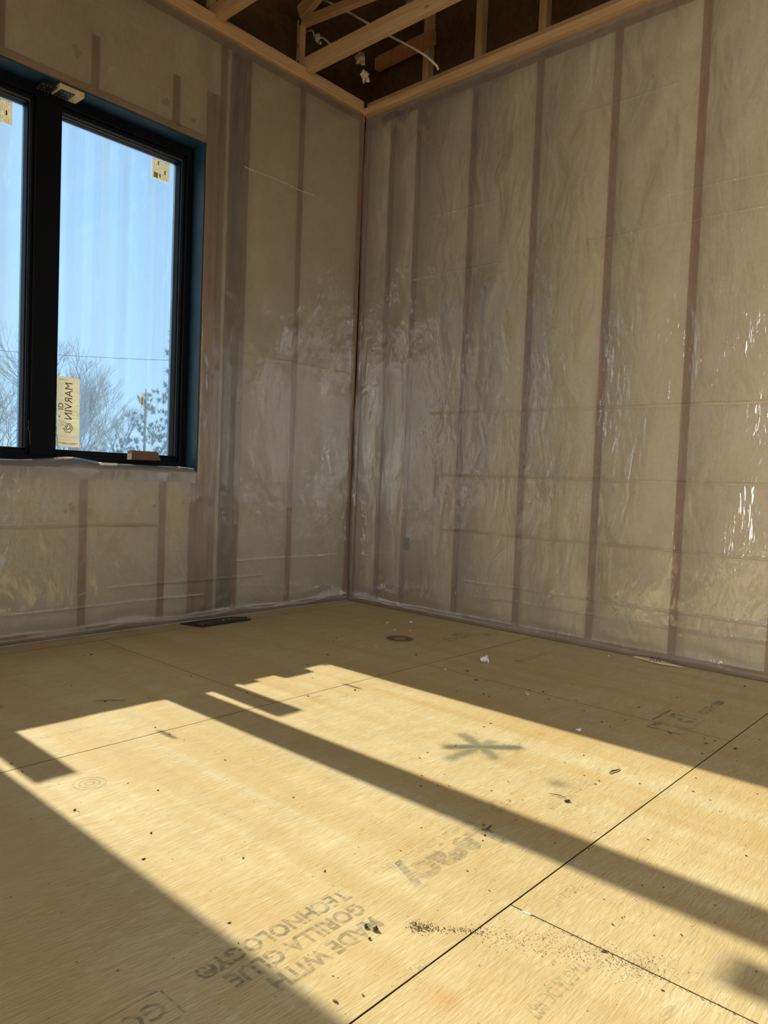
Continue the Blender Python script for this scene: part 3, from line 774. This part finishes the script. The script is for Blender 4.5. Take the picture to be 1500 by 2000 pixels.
def star(x, y):
    v = 0
    for e_, s_, w_ in arms:
        d, t = seg(x, y, C0, e_); d += .004*vnoise(x*60, y*60)
        v = max(v, s_*(1/(1+math.exp((d-w_)/.0052)))*(1-.25*t if s_ < 1 else 1))
    return v
paint('painted_star', -1.56, -2.06, .15, star, n=110)
paint('painted_ring', -.595, -.95, .12, lambda x, y: .95*math.exp(-((math.hypot((x+.595), (y+.95))-.048)/.018)**2)+.35*math.exp(-(math.hypot(x+.595, y+.95)/.05)**2))
paint('painted_spot', -2.43, -.80, .10, lambda x, y: 1.1*math.exp(-(math.hypot(x+2.44, (y+.80))/.045)**4))
paint('painted_smudge', -1.60, -2.36, .05, lambda x, y: .5*math.exp(-(math.hypot(x+1.60, y+2.36)/.028)**2))
paint('orange_smudge', -2.45, -2.64, .07, lambda x, y: math.exp(-(math.hypot(x+2.45, y+2.64)/.020)**2)*.5, 'orange')
paint('orange_smudge', -1.29, -2.135, .05, lambda x, y: math.exp(-(math.hypot(x+1.29, y+2.135)/.014)**2), 'orange')

# ---- debris
DEBRIS=[(-1.575,-1.367,0.009),(-2.56,-1.969,0.0061),(-2.567,-2.26,0.0062),(-2.333,-2.252,0.0071),(-2.127,-2.449,0.0061),(-2.163,-2.303,0.0054),(-1.939,-2.22,0.0049),(-1.937,-2.359,0.0058),(-1.976,-2.388,0.0079),(-1.999,-2.398,0.0056),(-1.86,-2.396,0.0059),(-1.855,-2.46,0.0023),(-2.408,-2.435,0.0071),(-2.402,-2.452,0.0097),(-2.427,-2.461,0.0052),(-2.087,-2.736,0.0064),(-2.054,-2.739,0.0037),(-2.171,-2.76,0.0077),(-2.039,-2.639,0.0039),(-1.984,-2.652,0.003),(-2.022,-2.689,0.0048),(-2.048,-2.741,0.0037),(-1.921,-2.721,0.004),(-1.897,-2.754,0.005),(-2.028,-2.836,0.0054),(-2.195,-2.868,0.0064),(-2.064,-2.802,0.0045),(-1.887,-2.848,0.0039),(-1.859,-2.897,0.0029),(-2.039,-2.961,0.0042),(-1.945,-2.867,0.0037),(-2.155,-2.519,0.0059),(-1.895,-2.516,0.0045),(-1.863,-2.579,0.0055),(-1.725,-2.652,0.0057),(-1.69,-2.476,0.0074),(-1.499,-2.426,0.0082),(-1.495,-2.383,0.0055),(-1.589,-2.421,0.0039),(-1.673,-2.426,0.0038),(-1.755,-2.349,0.0038),(-1.783,-2.331,0.005),(-1.685,-2.263,0.0054),(-1.766,-2.266,0.0052),(-1.417,-2.134,0.0046),(-1.577,-2.014,0.006),(-1.731,-2.003,0.0057),(-1.681,-1.991,0.0044),(-1.372,-1.974,0.0065),(-1.326,-1.969,0.0066),(-1.442,-1.993,0.0048),(-1.581,-2.267,0.0042),(-1.452,-2.302,0.0043),(-1.36,-2.313,0.0059),(-1.716,-2.373,0.0038),(-1.744,-2.421,0.0037),(-1.772,-2.121,0.0041),(-1.822,-2.084,0.0054),(-1.877,-2.126,0.0065),(-1.821,-2.173,0.0052),(-1.843,-2.153,0.0052),(-1.853,-2.186,0.0039),(-2.051,-2.268,0.0046),(-2.157,-1.957,0.0049),(-2.37,-1.704,0.0062),(-2.138,-1.655,0.0069),(-2.139,-1.305,0.0077),(-2.139,-1.383,0.0076),(-2.132,-1.451,0.0044),(-2.557,-1.309,0.0066),(-2.558,-1.38,0.0078),(-2.562,-1.672,0.0093),(-2.558,-1.683,0.0035),(-2.563,-1.97,0.0061),(-2.495,-1.884,0.0088),(-2.417,-2.101,0.0083),(-2.693,-1.766,0.0031),(-1.74,-0.89,0.0097),(-2.13,-0.978,0.0119),(-1.867,-0.355,0.0128),(-1.599,-0.237,0.007),(-1.892,-0.347,0.0085),(-1.999,-1.029,0.007),(-2.129,-0.734,0.0091),(-1.71,-1.196,0.0073),(-1.394,-1.421,0.0113),(-1.393,-1.439,0.0056),(-1.401,-1.2,0.0059),(-1.167,-1.336,0.0081),(-1.286,-1.043,0.0105),(-0.887,-0.789,0.0097),(-0.839,-0.757,0.0099),(-1.099,-0.969,0.0112),(-0.797,-1.222,0.0114),(-0.809,-1.164,0.0069),(-0.843,-1.532,0.0169),(-0.932,-1.638,0.0121),(-0.906,-1.669,0.006),(-0.925,-1.791,0.0078),(-0.886,-1.85,0.0078),(-0.937,-1.96,0.0093),(-1.118,-1.68,0.0076),(-1.079,-1.797,0.0093),(-1.067,-1.766,0.0094),(-0.682,-1.922,0.0081),(-0.965,-2.115,0.0107),(-0.952,-2.256,0.0086),(-0.967,-2.414,0.0098),(-0.931,-2.508,0.0097),(-0.976,-2.528,0.0111),(-0.926,-2.538,0.008),(-0.954,-2.606,0.014),(-1.074,-2.549,0.0076),(-1.058,-2.643,0.0059),(-0.803,-2.635,0.0065),(-0.537,-2.276,0.0096),(-0.772,-2.229,0.0109),(-0.151,-2.405,0.0124),(-0.869,-1.9,0.0116),(-1.032,-2.213,0.0085),(-1.015,-2.221,0.0051),(-0.869,-2.034,0.0075),(-1.527,-2.431,0.0054),(-1.435,-2.511,0.0054),(-1.378,-2.629,0.008),(-1.281,-2.603,0.0056),(-1.233,-2.545,0.0058),(-1.4,-2.679,0.0052),(-1.639,-2.832,0.0055),(-1.451,-2.718,0.005),(-1.267,-2.753,0.0053),(-1.38,-2.474,0.0042),(-1.057,-2.252,0.0067),(-2.216,-2.232,0.0032),(-2.544,-2.384,0.0025),(-2.59,-2.316,0.0042),(-2.533,-2.547,0.0054),(-2.572,-2.528,0.0076),(-2.535,-2.484,0.0032),(-2.532,-2.492,0.0024),(-2.122,-2.882,0.0025),(-2.625,-2.328,0.0025),(-2.732,-1.93,0.0029),(-2.798,-2.178,0.0024),(-2.763,-2.241,0.0032),(-2.649,-1.649,0.0045),(-2.401,-1.618,0.0051)]

rr = random.Random(21)
kinds = []
for kk in range(5):
    m = MB(); m.blob((0, 0, 0), .5, kk*7+1, .6, 1, (1, rr.uniform(.35, .7), .35), 2.2); kinds.append(m)
meshes = []
for kk, m in enumerate(kinds):
    me = bpy.data.meshes.new('debris_mesh'); me.from_pydata(m.v, [], m.f); me.materials.append(M['chip'] if kk < 3 else M['dirt']); meshes.append(me)
SPECIAL = ((-2.408, -2.435), (-2.402, -2.452), (-2.427, -2.461), (-1.69, -2.476), (-1.683, -2.43))
for i, (x, y, s_) in enumerate(DEBRIS):
    if any(math.hypot(x-a_, y-b_) < .012 for a_, b_ in SPECIAL): continue
    me = meshes[i % 5]; o = bpy.data.objects.new('wood_chip' if i % 5 < 3 else 'dirt_crumb', me); link(o)
    s_ = s_*rr.uniform(.9, 1.25); o.scale = (s_, s_, s_*.8); o.location = (x, y, s_*.12+.0003); o.rotation_euler = (0, 0, rr.uniform(0, 6.28))
    if x < -2.565: reg = 'in the shade at the left'
    elif y > -1.05: reg = 'on the shaded floor towards the window wall'
    elif x > -1.165: reg = 'in the shade between the sunlight and the right wall'
    elif -1.95 < x < -1.81: reg = 'in the dark shadow bar between the sunlit strips'
    elif x >= -1.81: reg = 'in the far sunlit strip'
    elif y < -2.575: reg = 'on the sunlit board nearest the camera'
    else: reg = 'in the left sunlit strip'
    if i % 5 < 3: tag(o, 'tiny dark wood chip '+reg, 'wood chip', 'dark wood chips '+reg)
    else: tag(o, 'tiny dark crumb of dirt '+reg, 'dirt', 'dirt crumbs '+reg)
# bigger individual pieces
def piece(name, cat, label, mat, mb): o = mb.build(name, M[mat]); tag(o, label, cat); return o
piece('wood_block', 'wood chip', 'small dark rectangular chip beside a thin splinter in the far sunlit strip', 'chip', MB().beam((-1.688, -2.427, .003), (-1.674, -2.435, .003), .007, .005))
piece('splinter', 'splinter', 'thin brown splinter pointing at the dark rectangular chip', 'straw', MB().tube([(-1.676, -2.378, .003), (-1.668, -2.40, .004), (-1.664, -2.418, .0025)], [.0006, .0013, .0005], 5))
piece('splinter', 'splinter', 'jagged dark splinter in the sunlight right of the rectangular chip', 'chip', MB().tube([(-1.434, -2.426, .002), (-1.415, -2.425, .004), (-1.40, -2.430, .003), (-1.379, -2.432, .002)], [.001, .0025, .002, .0008], 5))
piece('dirt_clod', 'dirt', 'round black dirt clod left of the pair on the stamped lettering', 'dirt', MB().blob((-2.408, -2.435, .003), .0034, 4, .5, 2))
piece('dirt_clod', 'dirt', 'largest black dirt clod right of the stamped lettering', 'dirt', MB().blob((-2.402, -2.452, .0035), .0044, 9, .5, 2))
piece('dirt_clod', 'dirt', 'small black dirt clod just below the pair on the lettering', 'dirt', MB().blob((-2.427, -2.461, .002), .0022, 12, .5, 2))
piece('dirt_clod', 'dirt', 'dark flat clod near the long joint in front', 'dirt', MB().blob((-2.656, -2.528, .002), .006, 17, .4, 2, (1, .8, .5)))
piece('wood_sliver', 'splinter', 'pale wood sliver lying along the short joint near the bottom right', 'brightshim', MB().beam((-2.170, -2.600, .0015), (-2.168, -2.618, .0015), .0025, .0015))
piece('splinter', 'splinter', 'forked dark splinter at the edge of the shadow bar', 'chip', MB().tube([(-1.962, -2.368, .002), (-1.955, -2.378, .003), (-1.935, -2.375, .0025), (-1.925, -2.372, .001)], [.0008, .0018, .0015, .0008], 5).tube([(-1.950, -2.378, .002), (-1.955, -2.395, .0015)], [.001, .0005], 4))
piece('splinter', 'splinter', 'thin straw splinter left of the paint-marked floor, in the far shade', 'straw', MB().tube([(-2.155, -.955, .003), (-2.11, -.985, .004), (-2.07, -1.01, .002)], [.001, .0016, .0008], 5))
w_ = empty('foam_crumb', (-.66, -1.497, 0)); tag(w_, 'white lump of foam in the shade near the far joint', 'foam crumb')
MB().blob((-.66, -1.497, .020), .013, 3, .5, 2).blob((-.668, -1.485, .012), .010, 5, .5, 2, (1, 1, 1)).build('lump', M['plastic_white'], w_, True)
MB().tube([(-.655, -1.505, .018), (-.652, -1.507, .001)], [.005, .004], 6).build('stalk', M['plastic_white'], w_, True)
piece('paper_scrap', 'paper scrap', 'crumpled white scrap at the edge of the sunlight beyond the star mark', 'plastic_white', MB().blob((-1.168, -2.198, .004), .008, 8, .6, 2, (1.3, 1, .5)))
for i, (x, y, s_) in enumerate(((-.944, -1.879, .007), (-.463, -.803, .006), (-.408, -.861, .005), (-.821, -1.002, .004), (-.895, -1.458, .005), (-.10, -1.80, .006), (-.35, -.65, .006), (-.925, -1.86, .005), (-1.78, -2.55, .003), (-.23, -.72, .007), (-.6, -.5, .004))):
    o = MB().blob((0, 0, 0), s_, i, .5, 1, (1.2, .8, .5)).build('foam_speck', M['plastic_white']); o.location = (x, y, s_*.4); tag(o, 'tiny white foam speck on the shaded floor', 'foam speck', 'white specks on the floor')
# torn strip of wood at the foot of the right wall
tw = empty('torn_board_edge', (-.05, -1.98, 0)); tag(tw, 'torn sliver of board lying at the foot of the right wall', 'wood sliver')
b = MB(); b.v = [(-.030, -1.885, .002), (-.075, -2.02, .004), (-.045, -2.13, .002), (-.018, -1.98, .002), (-.034, -1.90, .010), (-.070, -2.02, .011), (-.040, -2.11, .006), (-.024, -1.98, .012)]
b.f = [(0, 1, 2, 3), (4, 7, 6, 5), (0, 4, 5, 1), (1, 5, 6, 2), (2, 6, 7, 3), (3, 7, 4, 0)]; b.build('strip', M['shimwood'], tw)
MB().tube(smooth_path([(-.07, -1.985, .012), (-.07, -1.99, .03), (-.066, -2.0, .012)], 4), .002, 5).tube(smooth_path([(-.068, -2.01, .012), (-.068, -2.02, .032), (-.064, -2.025, .012)], 4), .002, 5).build('staple', M['steel'], tw)
# sawdust and soil trail
st = MB(); path = [(-2.348, -2.492), (-2.334, -2.506), (-2.321, -2.53), (-2.292, -2.558), (-2.267, -2.589), (-2.24, -2.654), (-2.209, -2.705), (-2.184, -2.775), (-2.172, -2.814), (-2.136, -2.841)]
def grain(x, y, s_):
    n = len(st.v); a = rr.uniform(0, 6.28)
    for k_ in range(3): st.v.append((x+s_*math.cos(a+k_*2.1), y+s_*math.sin(a+k_*2.1), .0003))
    st.v.append((x, y, s_*.9)); st.f += [(n, n+1, n+3), (n+1, n+2, n+3), (n+2, n, n+3)]
for i in range(150): a = rr.gauss(0, 1); grain(-2.340+rr.gauss(0, .010), -2.498+rr.gauss(0, .010), rr.uniform(.0006, .0019))
for i in range(1500):
    t = rr.random()**.8*(len(path)-1.001); j = int(t); q = t-j
    x = path[j][0]*(1-q)+path[j+1][0]*q; y = path[j][1]*(1-q)+path[j+1][1]*q
    if j < 4 and rr.random() < .55: continue
    w_ = .006 if j < 4 else .022
    grain(x+rr.gauss(0, w_), y+rr.gauss(0, w_), rr.uniform(.0004, .0013 if j > 3 else .0018))
for i in range(500):
    y = -2.58-rr.random()*.75; grain(-2.167+rr.gauss(0, .003), y, rr.uniform(.0005, .0014))
for i in range(2200):
    grain(rr.uniform(-2.9, -.1), -rr.uniform(.1, 3.2), rr.choice((.0006, .0008, .001, .0014)))
o = st.build('sawdust', M['grit']); tag(o, 'brown sawdust and grit trailing across the boards near the front joint', 'sawdust', None, 'stuff')

# ================================================================== OUTSIDE
g = MB().box(-60, 60, .3, 120, -1.0, -.9).build('ground', M['ground']); tag(g, None, None, None, 'structure')
g2 = MB().box(-60, 60, -70, -6.5, -.5, -.4).build('ground', M['ground']); tag(g2, None, None, None, 'structure')
g3 = MB().box(-60, -5.3, -6.5, .3, -.5, -.4).build('ground', M['ground']); tag(g3, None, None, None, 'structure')
def bare_tree(x, y, h, seed, label, group='bare trees outside', spread=.5, r0=None):
    R_ = random.Random(seed); t = empty('bare_tree', (x, y, -.9)); tag(t, label, 'tree', group)
    tr_, br = MB(), MB()
    def grow(mb, p, d, L, r, dep):
        if dep == 0 or len(br.v) > 26000: return
        q = p+d*L; m = (p+q)/2+Vector((R_.uniform(-1, 1), R_.uniform(-1, 1), 0))*L*.06
        mb.tube([p, m, q], [r, r*.85, r*.66], 5 if dep > 4 else 3, False)
        n = 2 if dep < 3 else R_.choice((2, 3, 3))
        for i in range(n):
            nd = (d+Vector((R_.uniform(-1, 1), R_.uniform(-1, 1), R_.uniform(-.25, .6)))*spread).normalized()
            grow(br, q, nd, L*R_.uniform(.62, .88), r*.62, dep-1)
        if dep > 3:
            nd = (d*.4+Vector((R_.uniform(-1, 1), R_.uniform(-1, 1), .3))*.7).normalized(); grow(br, m, nd, L*.6, r*.4, dep-2)
    grow(tr_, Vector((x, y, -.9)), Vector((0, 0, 1)), h*.26, r0 or h*.013, 8)
    tr_.build('trunk', M['bark'], t); br.build('branches', M['bark'], t)
def cone_tree(x, y, h, rad, seed, label):
    R_ = random.Random(seed); t = empty('evergreen_tree', (x, y, -.9)); tag(t, label, 'tree', 'evergreens outside')
    MB().tube([(x, y, -.9), (x, y, h*.97)], [h*.02, .02], 7).build('trunk', M['bark'], t)
    nd = MB()
    lv = int(h*4.5)
    for i in range(lv):
        f = i/lv; z = -.2+h*f; L0 = rad*(1-f)**.8*(.75+.5*R_.random())+.15
        for k_ in range(R_.randint(2, 4)):
            a = R_.uniform(0, 6.28); L_ = L0*R_.uniform(.4, 1.25); tip = Vector((x+L_*math.cos(a), y+L_*math.sin(a), z+R_.uniform(-.1, .35)*L_))
            b0 = Vector((x, y, z-.05)); ns = max(4, int(L_*9))
            for s_ in range(ns):
                p = b0.lerp(tip, .25+.75*s_/ns)+Vector((R_.uniform(-.1, .1), R_.uniform(-.1, .1), R_.uniform(-.16, .16)))
                for w in range(30):
                    dr = Vector((R_.uniform(-1, 1), R_.uniform(-1, 1), R_.uniform(-.4, .9))).normalized()*R_.uniform(.08, .2)
                    sd = dr.cross(Vector((0, 0, 1))).normalized()*.016
                    n = len(nd.v); nd.v += [tuple(p-sd), tuple(p+sd), tuple(p+dr)]; nd.f.append((n, n+1, n+2))
    nd.build('foliage', M['needle'], t)
cone_tree(8.45, 15.3, 5.6, 1.5, 3, 'dark evergreen seen at the right edge of the window')
cone_tree(9.9, 19.6, 3.6, 2.0, 5, 'lower evergreen standing left of the tall evergreen outside')
bare_tree(5.37, 14.7, 5.0, 11, 'tallest bare tree seen behind the middle of the right pane')
bare_tree(6.3, 17.0, 4.3, 12, 'bare tree seen left of the evergreens through the window')
bare_tree(4.6, 13.8, 4.0, 14, 'bare tree seen beside the mullion in the right pane')
bare_tree(8.7, 23.4, 4.9, 18, 'far bare tree behind the middle of the right pane')
bare_tree(3.5, 14.6, 3.8, 15, 'bare tree seen low in the left pane', spread=.65)
bare_tree(5.0, 19.6, 4.6, 16, 'bare tree next to the mullion in the left pane', spread=.6)
bare_tree(12.5, 26.0, 4.6, 19, 'bare tree behind the evergreens outside')
pw_ = MB().tube(smooth_path([(-8, 24, 6.3), (4, 25, 4.75), (18, 26, 6.0)], 12), .012, 4).build('power_line', M['bark']); tag(pw_, 'thin power line crossing the sky outside the window', 'power line')
